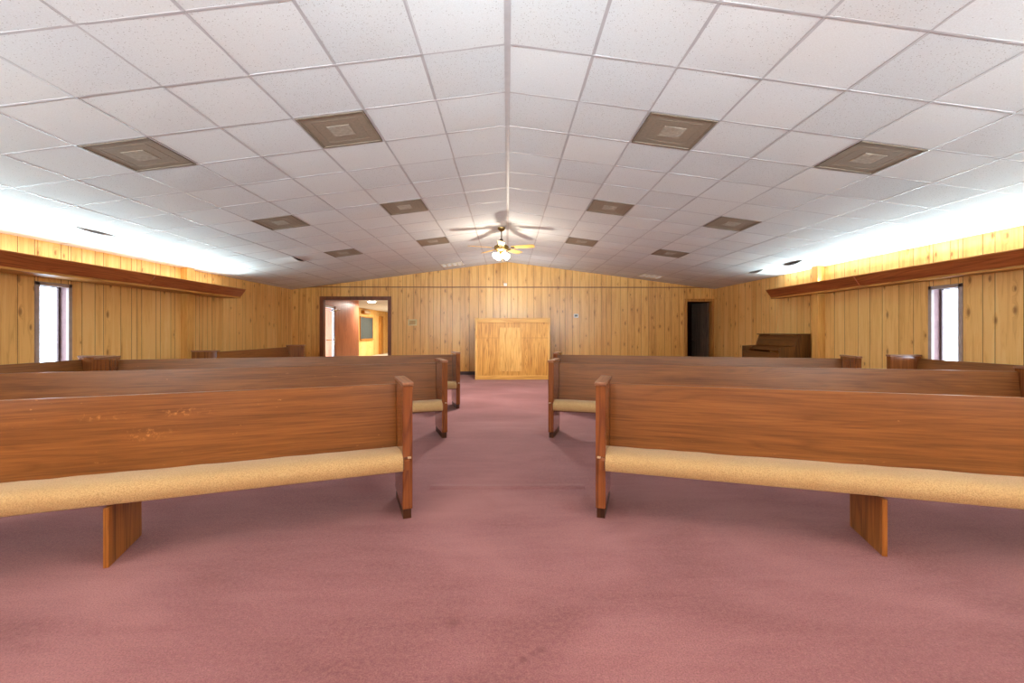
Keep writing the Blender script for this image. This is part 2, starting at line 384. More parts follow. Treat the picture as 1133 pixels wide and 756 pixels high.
def plank_wall(name, axis, at, inward, u0, u1, top, openings, widths, mat, seed, label, zb=0.0, thick=0.10):
    """Wall plane: coordinate 'axis' (0: x fixed, 1: y fixed). top(u) gives the height. openings: (ua,ub,za,zb)."""
    marks = [q for op in openings for q in op[:2]]
    bounds, mk = plank_bounds(u0, u1, widths, marks, seed)
    bm = bmesh.new(); tones = []
    rnd = random.Random(seed + 50)
    GW, GD = 0.0032, 0.004
    def P(u, z, d=0.0):
        c = at - inward * d
        return bm.verts.new((c, u, z) if axis == 0 else (u, c, z))
    def quad(ps, mi, tone):
        f = bm.faces.new(ps); f.material_index = mi; tones.append((f, tone))
    for i in range(len(bounds) - 1):
        a, c = bounds[i], bounds[i + 1]; tone = rnd.random(); mid = (a + c) / 2
        segs = [(zb, None)]
        for (ua, ub, za, zt) in openings:
            if ua < mid < ub:
                segs = []
                if za > zb: segs.append((zb, za))
                segs.append((zt, None))
        la = a + (GW if i > 0 else 0); rc = c - (GW if i < len(bounds) - 2 else 0)
        for (z0, z1) in segs:
            ta = z1 if z1 is not None else top(la); tb = z1 if z1 is not None else top(rc)
            quad([P(la, z0), P(rc, z0), P(rc, tb), P(la, ta)], 0, tone)
            if i < len(bounds) - 2:   # V groove to the right of this plank
                tg = z1 if z1 is not None else top(c)
                quad([P(rc, z0), P(c, z0, GD), P(c, tg, GD), P(rc, tb)], 1, tone)
            if i > 0:
                tg = z1 if z1 is not None else top(a)
                quad([P(a, z0, GD), P(la, z0), P(la, ta), P(a, tg, GD)], 1, tone)
    # body behind the face (solid wall), as boxes round the openings
    def back(ua, ub, za, t0, t1):
        c0, c1 = at - inward * 0.006, at - inward * thick
        vs = []
        for c in (c0, c1):
            for (u, z) in ((ua, za), (ub, za), (ub, t1), (ua, t0)):
                vs.append(bm.verts.new((c, u, z) if axis == 0 else (u, c, z)))
        for idx in ((0, 1, 2, 3), (7, 6, 5, 4), (0, 4, 5, 1), (1, 5, 6, 2), (2, 6, 7, 3), (3, 7, 4, 0)):
            quad([vs[k] for k in idx], 2, 0.5)
    cuts = sorted(openings); u = u0
    for (ua, ub, za, zt) in cuts:
        back(u, ua, zb, top(u) + .3, top(ua) + .3)
        if za > zb: back(ua, ub, zb, za, za)
        back(ua, ub, zt, top(ua) + .3, top(ub) + .3)
        u = ub
    back(u, u1, zb, top(u) + .3, top(u1) + .3)
    bm.faces.ensure_lookup_table(); bm.faces.index_update()
    vals = [0.0] * len(bm.faces)
    for f, tn in tones: vals[f.index] = tn
    me = bpy.data.meshes.new(name); bm.to_mesh(me); bm.free()
    at_ = me.attributes.new('tone', 'FLOAT', 'FACE'); at_.data.foreach_set('value', vals)
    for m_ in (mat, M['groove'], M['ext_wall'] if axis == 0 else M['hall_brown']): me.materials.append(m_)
    o = bpy.data.objects.new(name, me); COL.objects.link(o)
    return struct(o, label, 'wall')

WL = (5.80, 6.28, 0.55, 1.925)       # left window opening (y0,y1,z0,z1)
WR = (5.70, 6.16, 0.55, 1.90)
WMORE = [(1.1, 1.58, .55, 1.92), (-1.9, -1.42, .55, 1.92)]    # unseen windows outside the frame, added for cool daylight
D1 = (-5.36, -3.46, 0.0, 2.19)       # wide opening to the foyer
D2 = (5.25, 5.99, 0.0, 2.15)         # dark doorway at the right
plank_wall('wall_left', 0, XL, 1, YF, YB, lambda u: zc(XL) + .02, [WL] + WMORE[::-1], (0.1, 0.14, 0.2, 0.24, 0.3), M['wall_y'], 11, 'left knotty pine panelled wall')
plank_wall('wall_right', 0, XR, -1, YF, YB, lambda u: zc(XR) + .02, [WR] + WMORE[::-1], (0.1, 0.14, 0.2, 0.24, 0.3), M['wall_y'], 12, 'right knotty pine panelled wall')
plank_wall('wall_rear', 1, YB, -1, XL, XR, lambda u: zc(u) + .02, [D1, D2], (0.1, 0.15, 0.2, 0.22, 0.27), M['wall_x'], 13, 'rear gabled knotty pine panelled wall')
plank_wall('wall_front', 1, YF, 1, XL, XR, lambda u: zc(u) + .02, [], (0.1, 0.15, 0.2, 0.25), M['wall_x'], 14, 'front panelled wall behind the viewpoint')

# seam batten and baseboards
b = MB(); b.box(XL, XR, YB - 0.012, YB, 2.535, 2.56, 0.003)
struct(b.build('trim_1', M['trim_red']), 'thin brown batten along the panel seam on rear wall', 'trim')
b = MB(); b.box(D1[1] + .09, D2[0] - .09, YB - 0.015, YB, 0.0, 0.095, 0.003)
struct(b.build('baseboard_rear', M['baseboard']), 'dark baseboard along the rear wall', 'baseboard')
for nm, x0, x1 in (('baseboard_left', XL, XL + .015), ('baseboard_right', XR - .015, XR)):
    b = MB(); b.box(x0, x1, YF, YB, 0, 0.095, 0.003)
    struct(b.build(nm, M['baseboard']), 'dark baseboard along the %s wall' % nm.split('_')[1], 'baseboard')

# pilasters on the side walls
def pilaster(nm, x0, x1, y0, y1, label):
    b = MB(); b.box(x0, x1, y0, y1, 0, zc(x0 if abs(x0) > abs(x1) else x1) + .01, 0.004)
    o = b.build(nm, M['pine_z'])
    struct(o, label, 'pilaster')
pilaster('trim_2', XL, XL + .13, 8.36, 8.54, 'narrow panelled pilaster on the left wall')
pilaster('trim_3', XR - .14, XR, 8.20, 8.37, 'narrow panelled pilaster on the right wall')

# ------------------------------------------------------------------ ceiling tiles + grid
FIX = set()
for side in (-1, 1):
    for k in (1, 5, 9):
        FIX.add((side, 2, k)); FIX.add((side, 5, k))
FIX.add((-1, 2, 14)); FIX.add((1, 6, 14))
SAGS = {(1, 9, 8): .05, (1, 9, 10): .045, (-1, 7, 9): .05, (-1, 9, 4): .028}
bm = bmesh.new(); tl = []
K0, K1 = -12, 16
rnd = random.Random(5)
for side, wall in ((-1, -XL), (1, XR)):
    for i in range(0, 11):
        for k in range(K0, K1):
            if (side, i, k) in FIX: continue
            xa, xb = i * TILE + 0.004, min((i + 1) * TILE - 0.004, wall)
            ya, yb = ROW0 + k * ROW + .004, ROW0 + (k + 1) * ROW - .004
            ya = max(ya, YF); yb = min(yb, YB)
            if xb - xa < .03 or yb - ya < .03: continue
            tone = rnd.random(); N = 5
            amp = rnd.choice((.0, .001, .002, .003, .005)) * (1.3 if i > 4 else 1)
            tilt = [rnd.uniform(-.002, .003) for _ in range(4)]
            edge = SAGS.get((side, i, k), 0)
            g = []
            for a in range(N + 1):
                row = []
                for c in range(N + 1):
                    u, v = a / N, c / N
                    x = xa + (xb - xa) * u; y = ya + (yb - ya) * v
                    z = zc(x) + .0022 - amp * (1 - (2 * u - 1) ** 2) * (1 - (2 * v - 1) ** 2)
                    z += tilt[0] * (1 - u) * (1 - v) + tilt[1] * u * (1 - v) + tilt[2] * u * v + tilt[3] * (1 - u) * v
                    z -= edge * (1 - u) ** 2 * (1 - (2 * v - 1) ** 2)
                    row.append(bm.verts.new((side * x, y, z)))
                g.append(row)
            for a in range(N):
                for c in range(N):
                    q = [g[a][c], g[a + 1][c], g[a + 1][c + 1], g[a][c + 1]]
                    if side < 0: q = q[::-1]
                    f = bm.faces.new(q[::-1]); tl.append(tone ** 1.5)
bm.faces.index_update()
me = bpy.data.meshes.new('ceiling'); bm.to_mesh(me); bm.free()
at_ = me.attributes.new('tone', 'FLOAT', 'FACE'); at_.data.foreach_set('value', tl)
me.materials.append(M['tile'])
ceil = bpy.data.objects.new('ceiling', me); COL.objects.link(ceil)
sol = ceil.modifiers.new('thick', 'SOLIDIFY'); sol.thickness = 0.014; sol.offset = -1
struct(ceil, 'white speckled acoustic tile ceiling sloping from a ridge', 'ceiling')

b = MB(); W = 0.0115
for side, wall in ((-1, -XL), (1, XR)):
    for i in range(1, 11):
        x = side * i * TILE; z = zc(x)
        b.box(x - W, x + W, YF, YB, z + 0.0012, z + 0.006)
    for k in range(K0, K1):
        y = ROW0 + k * ROW
        if y < YF or y > YB - .02: continue
        p = [(0, ZR + .0008), (side * wall, zc(wall) + .0008), (side * wall, zc(wall) + .006), (0, ZR + .006)]
        b.prism(p, 1, y - W * .8, y + W * .8)
b.prism([(-.022, ZR - .005), (0, ZR - .002), (.022, ZR - .005), (.022, ZR + .006), (-.022, ZR + .006)], 1, YF, YB)
struct(b.build('trim_4', M['tbar']), 'painted metal grid bars between the ceiling tiles', 'ceiling grid')
b = MB(); b.prism([(XL - .2, zc(XL) + .3), (0, ZR + .3), (XR + .2, zc(XR) + .3), (XR + .2, zc(XR) + .4), (0, ZR + .4), (XL - .2, zc(XL) + .4)], 1, YF - .2, YB + .15)
struct(b.build('trim_5', M['roof']), 'dark roof deck above the ceiling tiles', 'roof')

# ------------------------------------------------------------------ ceiling diffusers and vents
def slope_place(side, i, k):
    """Empty frame: origin at the cell centre on the ceiling plane, tilted with the slope."""
    x = side * (i + .5) * TILE; y = ROW0 + (k + .5) * ROW
    return (x, y, zc(x)), side * math.atan(SL)
def make_diffuser():
    e = thing('ceiling_diffuser', 'x', 'ceiling diffuser')
    h = 0.29
    b = MB()
    for (x0, x1, y0, y1) in ((-h, h, -h, -h + .022), (-h, h, h - .022, h), (-h, -h + .022, -h + .022, h - .022), (h - .022, h, -h + .022, h - .022)):
        b.box(x0, x1, y0, y1, -.004, .012, .002)
    b.build('frame', M['diff_f'], e)
    b = MB(); b.box(-h + .022, h - .022, -h + .022, h - .022, .002, .010)
    for r in (.20,):      # pressed square steps
        for (x0, x1, y0, y1) in ((-r, r, -r, -r + .006), (-r, r, r - .006, r), (-r, -r + .006, -r, r), (r - .006, r, -r, r)):
            b.box(x0, x1, y0, y1, .0005, .004)
    b.build('face_panel', M['diff'], e)
    b = MB()
    b.box(-.10, .10, -.10, .10, -.001, .004, .002)
    for q in range(-4, 5): b.box(-.09, .09, q * .02 - .003, q * .02 + .003, -.002, 0)
    b.build('centre_panel', M['diff_c'], e)
    return e
def copy_tree(o, parent=None):
    c = o.copy(); COL.objects.link(c); c.parent = parent
    for ch in list(o.children): copy_tree(ch, c)
    return c
proto = make_diffuser(); first = True
rown = {1: 'nearest the camera', 5: 'in the middle row', 9: 'in the farthest row'}
for side in (-1, 1):
    for i in (2, 5):
        for k in (1, 5, 9):
            o = proto if first else copy_tree(proto); first = False
            loc, ry = slope_place(side, i, k)
            o.location = loc; o.rotation_euler = (0, ry, 0)
            o['label'] = 'taupe %s ceiling diffuser of the %s slope, %s' % ('ridge-side' if i == 2 else 'wall-side', 'left' if side < 0 else 'right', rown[k])
            o['group'] = 'taupe ceiling diffusers'
def make_vent(side, i, label):
    e = thing('ceiling_vent', label, 'ceiling vent', group='slotted ceiling vents')
    loc, ry = slope_place(side, i, 14); e.location = loc; e.rotation_euler = (0, ry, 0)
    b = MB(); b.box(-.29, .29, -.29, .29, -.003, .010, .002); b.build('frame', M['vent'], e)
    for q in range(4):
        b = MB(); x = -.21 + q * .14
        b.box(x - .05, x + .05, -.2, .2, -.006, -.002, .002)
        for w in range(-5, 6): b.box(x - .045, x + .045, w * .035 - .004, w * .035 + .004, -.010, -.005)
        b.build('louvre_panel', M['white'], e)
make_vent(-1, 2, 'cream slotted ceiling vent left of the fan against the rear wall')
make_vent(1, 6, 'cream slotted ceiling vent on the right slope near the dark doorway')

# ------------------------------------------------------------------ light coves
def cove(side, label):
    s = side; W_ = XL if s < 0 else XR
    xt, xb_, xi = s * 5.74, s * 5.86, s * 6.12      # top lip, bottom, inner back
    e = thing('light_cove', label, 'light cove', (0, 0, 0), 0, 'wooden light coves')
    y1 = 9.58; L = 2.44; y = y1; n = 0
    while y > -2.0:
        y0 = y - L + .008
        b = MB(); b.prism([(xb_, 2.012), (xt, 2.172), (xt + s * .02, 2.178), (xb_ + s * .02, 2.015)], 1, y0, y, bev=.002)
        b.build('fascia_board', M['cove_y'], e)
        y -= L; n += 1
    b = MB(); b.prism([(xt - s * .004, 2.172), (xt + s * .024, 2.180), (xt + s * .024, 2.190), (xt - s * .006, 2.184)], 1, y + L - L + .02, y1, bev=.001)
    b.build('top_lip', M['gold_y'], e)
    b = MB(); b.box(min(xb_ - s * .012, W_), max(xb_ - s * .012, W_), y + .02, y1, 1.982, 2.012, .003)
    b.build('bottom_shelf', M['gold_y'], e)
    b = MB(); b.prism([(xb_, 2.012), (xt, 2.178), (xt + s * .12, 2.178), (xb_ + s * .1, 2.012)], 1, y1, y1 + .014, bev=.002)
    b.prism([(xb_ + s * .1, 2.012), (xt + s * .12, 2.178), (W_, 2.178), (W_, 2.012)], 1, y1 - .12, y1 - .105)
    b.build('end_cap', M['gold_y'], e)
    yy = y1 - .25
    while yy > -1.6:
        b = MB(); R = Matrix.Rotation(PI / 2, 3, 'X')
        b.lathe([(.013, 0), (.013, 1.18)], (xi - s * .07, yy, 2.12), 10, 0, R)
        b.build('fluorescent_tube', M['tube'], e, smooth=True)
        yy -= 1.25
    return e
cove(-1, 'long reddish wooden light cove high on the left wall')
cove(1, 'long reddish wooden light cove high on the right wall')
CAMV = (0, 0, CAM_H)

# ------------------------------------------------------------------ windows
def window(nm, side, W_, op, label):
    y0, y1, z0, z1 = op; s = side; d = 0.14
    xg = W_ + s * d
    b = MB()
    f = .05
    for (ya, yb, za, zb_) in ((y0 - .0, y0 + f, z0, z1), (y1 - f, y1, z0, z1), (y0, y1, z1 - f, z1), (y0, y1, z0, z0 + f)):
        b.box(min(W_ - s * .018, W_ + s * .02), max(W_ - s * .018, W_ + s * .02), ya, yb, za, zb_, .003)
    o = b.build(nm, M['alu']); struct(o, label, 'window')
    # reveal
    b = MB()
    xa, xb_ = sorted((W_ + s * .02, xg + s * .05))
    for (ya, yb, za, zb_) in ((y0 - .02, y0 + .022, z0, z1), (y1 - .022, y1 + .02, z0, z1), (y0, y1, z1 - .022, z1 + .02), (y0, y1, z0 - .02, z0 + .022)):
        b.box(xa, xb_, ya, yb, za, zb_)
    b.build('reveal', M['brick'], o)
    b = MB(); g0, g1 = sorted((xg - s * .012, xg + s * .012)); q = .03
    a0, a1, c0, c1 = y0 + .022, y1 - .022, z0 + .022, z1 - .022
    for (ya, yb, za, zb_) in ((a0, a0 + q, c0, c1), (a1 - q, a1, c0, c1), (a0 + q, a1 - q, c1 - q, c1), (a0 + q, a1 - q, c0, c0 + q)):
        b.box(g0, g1, ya, yb, za, zb_, .002)
    b.build('sash', M['sash'], o)
    b = MB(); b.box(xg - .003, xg + .003, a0 + q, a1 - q, c0 + q, c1 - q); b.build('pane', M['glass'], o)
window('window_1', -1, XL, WL, 'narrow bright window in the left wall with grey frame')
window('window_2', 1, XR, WR, 'narrow bright window in the right wall with grey frame')

n_ = 3
for op in WMORE:
    for s_, W_ in ((-1, XL), (1, XR)):
        window('window_%d' % n_, s_, W_, op, 'unseen narrow window added in the %s wall beside the viewpoint' % ('left' if s_ < 0 else 'right')); n_ += 1

# ------------------------------------------------------------------ door openings in the rear wall
def casing(nm, op, mat, w, label, head=True):
    x0, x1, z0, z1 = op; b = MB(); t = .022
    b.box(x0 - w, x0, YB - t, YB, 0, z1 + w, .003); b.box(x1, x1 + w, YB - t, YB, 0, z1 + w, .003)
    b.box(x0, x1, YB - t, YB, z1, z1 + w, .003)
    # jambs through the wall
    b.box(x0, x0 + .018, YB - .005, YB + .14, 0, z1, .002); b.box(x1 - .018, x1, YB - .005, YB + .14, 0, z1, .002)
    b.box(x0 + .018, x1 - .018, YB - .005, YB + .14, z1 - .018, z1, .002)
    return struct(b.build(nm, mat), label, 'door frame')
casing('trim_6', D1, M['trim_red'], .085, 'red brown casing round the wide opening to the foyer')
casing('trim_7', D2, M['trim_gold'], .065, 'golden wooden casing round the dark doorway')
# right doorway: little hall with an open door leaf
b = MB()
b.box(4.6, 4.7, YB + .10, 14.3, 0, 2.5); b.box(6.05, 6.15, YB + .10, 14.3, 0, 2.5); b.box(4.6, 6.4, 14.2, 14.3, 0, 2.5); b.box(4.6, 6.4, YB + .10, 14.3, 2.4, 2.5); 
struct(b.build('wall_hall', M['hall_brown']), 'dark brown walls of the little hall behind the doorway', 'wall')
b = MB(); b.box(4.6, 6.4, YB + .06, 14.3, -.12, -.001); struct(b.build('floor_hall', M['carpet']), 'carpet in the little hall', 'floor')
b = MB(); b.box(-.038, 0, 0, .72, .012, 2.11, .004)
d2 = struct(b.build('door_2', M['door_dark'], loc=(5.965, YB + .14, 0), rotz=math.radians(14)), 'grey brown door leaf standing open in the dark doorway', 'door')
b = MB(); R = Matrix.Rotation(-PI / 2, 3, 'Y')
b.lathe([(.026, 0), (.026, .006), (.012, .010), (.012, .03), (.026, .042), (.030, .056), (.020, .066), (.0, .068)], (-.038, .65, 1.0), 16, 0, R)
b.build('door_knob', M['chrome'], d2, smooth=True)
# foyer beyond the wide opening
FY0 = YB + .10
b = MB(); b.box(-8.2, -2.4, YB + .06, 28.2, -.12, -.001); struct(b.build('floor_foyer', M['pale_floor']), 'pale vinyl floor of the foyer', 'floor')
b = MB(); b.box(-8.2, -2.4, FY0, 28.2, 2.40, 2.5); struct(b.build('ceiling_foyer', M['tile']), 'white ceiling of the foyer', 'ceiling')
GD = (13.16, 13.95)
plank_wall('wall_foyer_side', 0, -7.1, 1, 16.1, 28.1, lambda u: 2.42, [], (0.15, 0.2, 0.3), M['wall_y'], 21, 'yellow panelled side wall far inside the foyer')
plank_wall('wall_foyer_end', 1, 28.0, -1, -7.1, -2.5, lambda u: 2.42, [], (0.15, 0.2, 0.3), M['wall_x'], 22, 'far end wall of the foyer')
b = MB(); b.box(-2.5, -2.4, FY0, 28.1, 0, 2.42); struct(b.build('wall_foyer_right', M['ply_light']), 'right wall of the foyer', 'wall')
b = MB(); b.box(-5.62, -5.5, FY0, GD[0], 0, 2.42); b.box(-5.62, -5.5, GD[0], GD[1], 2.06, 2.42); b.box(-5.62, -5.5, GD[1], 16.1, 0, 2.42)
b.box(-7.2, -5.62, 16.0, 16.1, 0, 2.42)
struct(b.build('wall_foyer_left', M['red_wall']), 'reddish veneer wall just inside the foyer', 'wall')
b = MB(); f = .07
b.box(-5.59, -5.53, GD[0], GD[0] + f, 0, 2.06, .003); b.box(-5.59, -5.53, GD[1] - f, GD[1], 0, 2.06, .003); b.box(-5.59, -5.53, GD[0] + f, GD[1] - f, 1.99, 2.06, .003); b.box(-5.59, -5.53, GD[0] + f, GD[1] - f, 0, .12, .003)
d3 = struct(b.build('door_3', M['white_frame']), 'bright glazed outside door at the left of the foyer', 'door')
b = MB(); b.box(-5.565, -5.555, GD[0] + f, GD[1] - f, .12, 1.99); b.build('pane', M['glass'], d3)
b = MB(); b.box(-5.53, -5.49, GD[0] + .1, GD[1] - .1, .98, 1.01, .004); b.box(-5.535, -5.5, GD[1] - .06, GD[1] - .02, .9, 1.1, .004); b.build('push_bar', M['chrome'], d3)
b = MB(); b.box(-5.53, -5.44, GD[1] - .30, GD[1] - .02, 1.9, 1.95, .004); b.box(-5.50, -5.48, GD[1] - .04, GD[1] + .35, 1.955, 1.97, .003); b.build('door_closer', M['chrome'], d3)
e = thing('chalkboard', 'grey chalkboard hanging on the yellow foyer wall', 'chalkboard', (-7.1, 21.9, .85))
b = MB(); b.box(.012, .03, -.95, .95, .03, 1.12); b.build('board', M['chalk'], e)
b = MB()
for (y0, y1, z0, z1) in ((-1, 1, 0, .05), (-1, 1, 1.1, 1.15), (-1, -.95, .05, 1.1), (.95, 1, .05, 1.1)): b.box(.0, .04, y0, y1, z0, z1, .004)
b.box(.03, .09, -1, 1, -.01, .012, .003)
b.build('frame', M['trim_gold'], e)
b = MB(); b.box(-7.1, -6.98, 24.0, 24.5, 0, 2.1, .006); 
struct(b.build('trim_8', M['trim_gold']), 'golden pilaster on the foyer wall right of the chalkboard', 'pilaster')
e = thing('wall_speaker', 'small wooden box speaker high on the foyer wall above the chalkboard', 'speaker', (-7.1, 21.6, 2.13))
b = MB(); b.box(.001, .16, -.45, .45, 0, .16, .006); b.build('cabinet', M['trim_gold'], e)
b = MB(); b.box(.16, .168, -.4, .4, .02, .14, .003); b.build('grille', M['ply_edge'], e)
e = thing('ceiling_light', 'round lit ceiling lamp in the foyer', 'ceiling light', (-5.02, 16.1, 2.40))
b = MB(); b.lathe([(.17, 0), (.17, -.02), (.15, -.03)], seg=24); b.build('rim', M['white'], e, smooth=True)
b = MB(); b.lathe([(.15, -.028), (.14, -.06), (.08, -.085), (0, -.09)], seg=24); b.build('lens', M['lamp'], e, smooth=True)

# ------------------------------------------------------------------ small fittings on the rear wall
e = thing('thermostat_cover', 'cream framed plate on rear wall between the foyer opening and the plywood booth', 'wall plate', (-2.76, YB, 1.43))
b = MB()
for (x0, x1, z0, z1) in ((-.125, .125, 0, .03), (-.125, .125, .15, .18), (-.125, -.09, .03, .15), (.09, .125, .03, .15)): b.box(x0, x1, -.03, 0, z0, z1, .004)
b.build('frame', M['cream_plate'], e)
b = MB(); b.box(-.09, .09, -.02, 0, .03, .15); b.box(-.05, .05, -.026, -.018, .06, .12, .003); b.build('cover', M['tan_plate'], e)
e = thing('thermostat', 'small white thermostat with grey display right of the plywood booth', 'thermostat', (2.0, YB + .002, 1.66))
b = MB(); b.box(-.07, .07, -.03, 0, 0, .11, .006); b.build('housing', M['white'], e)
b = MB(); b.box(-.042, .042, -.034, -.029, .03, .085, .002); b.build('display', M['grey_lcd'], e)
e = thing('sensor_box', 'tiny white sensor box on the seam batten high on the rear wall', 'sensor', (-.06, YB - .012, 2.585))
b = MB(); b.box(-.045, .045, -.03, .012, 0, .075, .006); b.build('housing', M['white'], e)
b = MB(); b.lathe([(.014, 0), (.012, .008), (0, .011)], (0, -.03, .035), 12, 0, Matrix.Rotation(PI / 2, 3, 'X')); b.build('lens', M['cream_plate'], e, smooth=True)

# ------------------------------------------------------------------ plywood booth
BX0, BX1, BY, BZ, BD = -.842, 1.108, 11.32, 1.604, .75
bw = BX1 - BX0; cx = (BX0 + BX1) / 2
e = thing('plywood_booth', 'golden plywood booth standing before the rear wall at the aisle end', 'booth', (cx, BY, 0))
h = bw / 2
b = MB(); b.box(-h + .03, h - .03, .006, .024, .05, BZ - .03); b.build('front_panel', M['ply'], e)
for s in (-1, 1):
    b = MB(); b.box(min(s * h, s * (h - .02)), max(s * h, s * (h - .02)), .02, BD, 0, BZ - .02); b.build('side_panel', M['ply'], e)
    b = MB(); b.box(min(s * h, s * (h - .055)), max(s * h, s * (h - .055)), -.012, .012, 0, BZ - .02, .003); b.build('corner_stile', M['ply_light'], e)
b = MB(); b.box(-h + .055, h - .055, -.012, .008, 0, .11, .003); b.build('bottom_rail', M['ply_x'], e)
b = MB(); b.box(-h + .055, h - .055, -.016, .008, BZ - .115, BZ - .02, .003); b.build('top_rail', M['ply_x'], e)
b = MB(); b.box(-h - .015, h + .015, -.03, BD + .01, BZ - .02, BZ, .004); b.build('top_board', M['ply_x'], e)
b = MB(); b.box(-.33, .24, -.004, .010, .22, 1.36, .002); b.build('centre_panel', M['ply_light'], e)
b = MB(); b.box(-h + .055, h - .055, .002, .008, 1.085, 1.094); b.build('seam_strip', M['trim_gold'], e)

# ------------------------------------------------------------------ pews
H = .892; T = .066; D = .455
def end_panel(root, side, x0):
    """side -1: the panel lies below x0 (outside face at x0-T); +1: above x0."""
    a, c = (x0 - T, x0) if side < 0 else (x0, x0 + T)
    b = MB(); b.prism([(0, .07), (D - .005, .07), (D, .5), (D - .005, H), (0, H)], 0, a, c, bev=.003)
    o = b.build('end_panel', M['oak_z'], root)
    b = MB(); b.box(a + .006, c - .006, .018, D - .015, 0, .07, .002); b.build('plinth', M['oak_dark'], o)
    b = MB(); b.box(a - .006, c + .006, -.012, D + .008, H, H + .025, .007); b.build('cap', M['oak_y'], o)
    n0, n1 = (x0 - .042, x0 - .004) if side < 0 else (x0 + .004, x0 + .042)
    b = MB(); b.prism([(0, .335), (-.045, .342), (-.045, .405), (-.02, .418), (0, .418)], 0, n0, n1, bev=.002); b.build('seat_nosing', M['oak_z'], o)
    t0, t1 = (x0 - .052, x0 - .030) if side < 0 else (x0 + .030, x0 + .052)
    b = MB(); b.prism([(-.045, .418), (-.02, .418), (-.02, .426)], 0, t0, t1); b.build('corner_tip', M['ply_edge'], o)['label'] = 'pale chipped plywood corner tip'
def make_pew(L, legs, label, cat='pew', group='wooden church pews', back='oak_x'):
    r = thing('church_pew', label, cat, group=group)
    end_panel(r, -1, 0.0); end_panel(r, 1, L)
    b = MB()
    b.prism([(.332, .33), (.408, .861), (.436, .861), (.372, .33)], 0, 0.001, L - .001, bev=.0025)
    b.build('backrest', M[back], r)
    # cushion with a waterfall front, many slices so the padding undulates a little
    prof = [(.03, .332), (-.03, .333), (-.048, .341), (-.056, .362), (-.058, .388), (-.050, .412), (-.030, .431), (0, .441), (.06, .443), (.14, .438), (.24, .425), (.338, .408), (.345, .40), (.335, .332)]
    bm = bmesh.new(); n = max(8, int(L / .12)); rings = []; rn = random.Random(int(L * 100))
    for q in range(n + 1):
        x = .002 + (L - .004) * q / n; dz = (rn.random() - .5) * .005 if 0 < q < n else 0
        rings.append([bm.verts.new((x, y, z + (dz if z > .4 else 0))) for y, z in prof])
    m_ = len(prof)
    for q in range(n):
        for k in range(m_):
            f = bm.faces.new((rings[q][k], rings[q + 1][k], rings[q + 1][(k + 1) % m_], rings[q][(k + 1) % m_])); f.smooth = True
    bm.faces.new(rings[0]); bm.faces.new(rings[-1][::-1])
    mb = MB(); mb.bm.free(); mb.bm = bm; mb.build('seat_cushion', M['fabric'], r, smooth=True)
    b = MB(); b.box(.001, L - .001, .03, .33, .316, .337, .002); b.build('seat_board', M['oak_x'], r)
    for xl in legs:
        b = MB(); b.box(xl - .0125, xl + .0125, -.03, .37, 0, .318, .002); b.build('support_leg', M['oak_leg'], r)
    return r
def pew_left(P, th, L, legs, label, back='oak_x'):
    r = make_pew(L, [L - q for q in legs], label, back=back); a = math.radians(th)
    r.rotation_euler = (0, 0, a); r.location = (P[0] - L * math.cos(a), P[1] - L * math.sin(a), 0); return r
def pew_right(P, th, L, legs, label):
    r = make_pew(L, legs, label); r.rotation_euler = (0, 0, -math.radians(th)); r.location = (P[0], P[1], 0); return r
pew_left((-.697, 2.89), 20.5, 4.62, (1.54, 3.08), 'front pew left of the aisle, pale scuffs on its long back', 'oak_x_scuffed')
pew_right((.654, 2.885), 17.5, 4.62, (1.53, 3.08), 'front pew right of the aisle, nearest the camera, strongly grained back')
pew_left((-.767, 5.09), 19.5, 4.62, (1.54, 3.08), 'second pew from the camera left of the aisle')
pew_right((.542, 5.08), 16.0, 4.55, (1.54, 3.08), 'second pew from the camera right of the aisle')
pew_left((-.833, 7.05), 16.8, 4.66, (1.54, 3.08), 'rearmost of the angled pews left of the aisle')
pew_right((.80, 6.95), 15.3, 4.10, (1.37, 2.74), 'rearmost of the angled pews right of the aisle, in front of the piano')
r = make_pew(3.4, (1.7,), 'pew standing sideways along the left wall below the window'); r.location = (-5.56, 2.74, 0); r.rotation_euler = (0, 0, PI / 2)
r = make_pew(3.4, (1.7,), 'pew standing sideways along the right wall below the window'); r.location = (5.57, 6.25, 0); r.rotation_euler = (0, 0, -PI / 2)
r = make_pew(3.25, (1.6,), 'dark pew standing sideways near the left rear corner by the pilaster'); r.location = (-5.19, 7.87, 0); r.rotation_euler = (0, 0, PI / 2)

# ------------------------------------------------------------------ spinet piano by the right wall (keyboard side faces -x)
PX0, PXU, PX1 = 5.37, 5.74, 5.99
PY0, PY1 = 8.52, 9.88
e = thing('upright_piano', 'dark brown upright piano against the right wall by the pilaster', 'piano', (5.99, PY0, 0))
def lp(x): return x - 5.99
LY = PY1 - PY0
for y0 in (0, LY - .04):
    b = MB(); b.prism([(lp(PX0 + .30), 0), (lp(PX1), 0), (lp(PX1), 1.185), (lp(PXU + .02), 1.185), (lp(PXU - .05), .95), (lp(PX0), .935), (lp(PX0), .62), (lp(PX0 + .30), .58)], 1, y0, y0 + .04, bev=.004)
    b.build('side_panel', M['piano_z'], e)
b = MB(); b.box(lp(PXU - .02), lp(PX1), -.015, LY + .015, 1.185, 1.21, .005); b.build('lid', M['piano_y'], e)
b = MB(); b.prism([(lp(PXU + .03), 1.18), (lp(PXU + .05), 1.18), (lp(PXU - .02), .955), (lp(PXU - .04), .955)], 1, .04, LY - .04); b.build('upper_panel', M['piano_y'], e)
b = MB(); b.box(lp(PXU - .085), lp(PXU - .02), .06, LY - .06, .955, .972, .003); b.build('music_ledge', M['piano_y'], e)
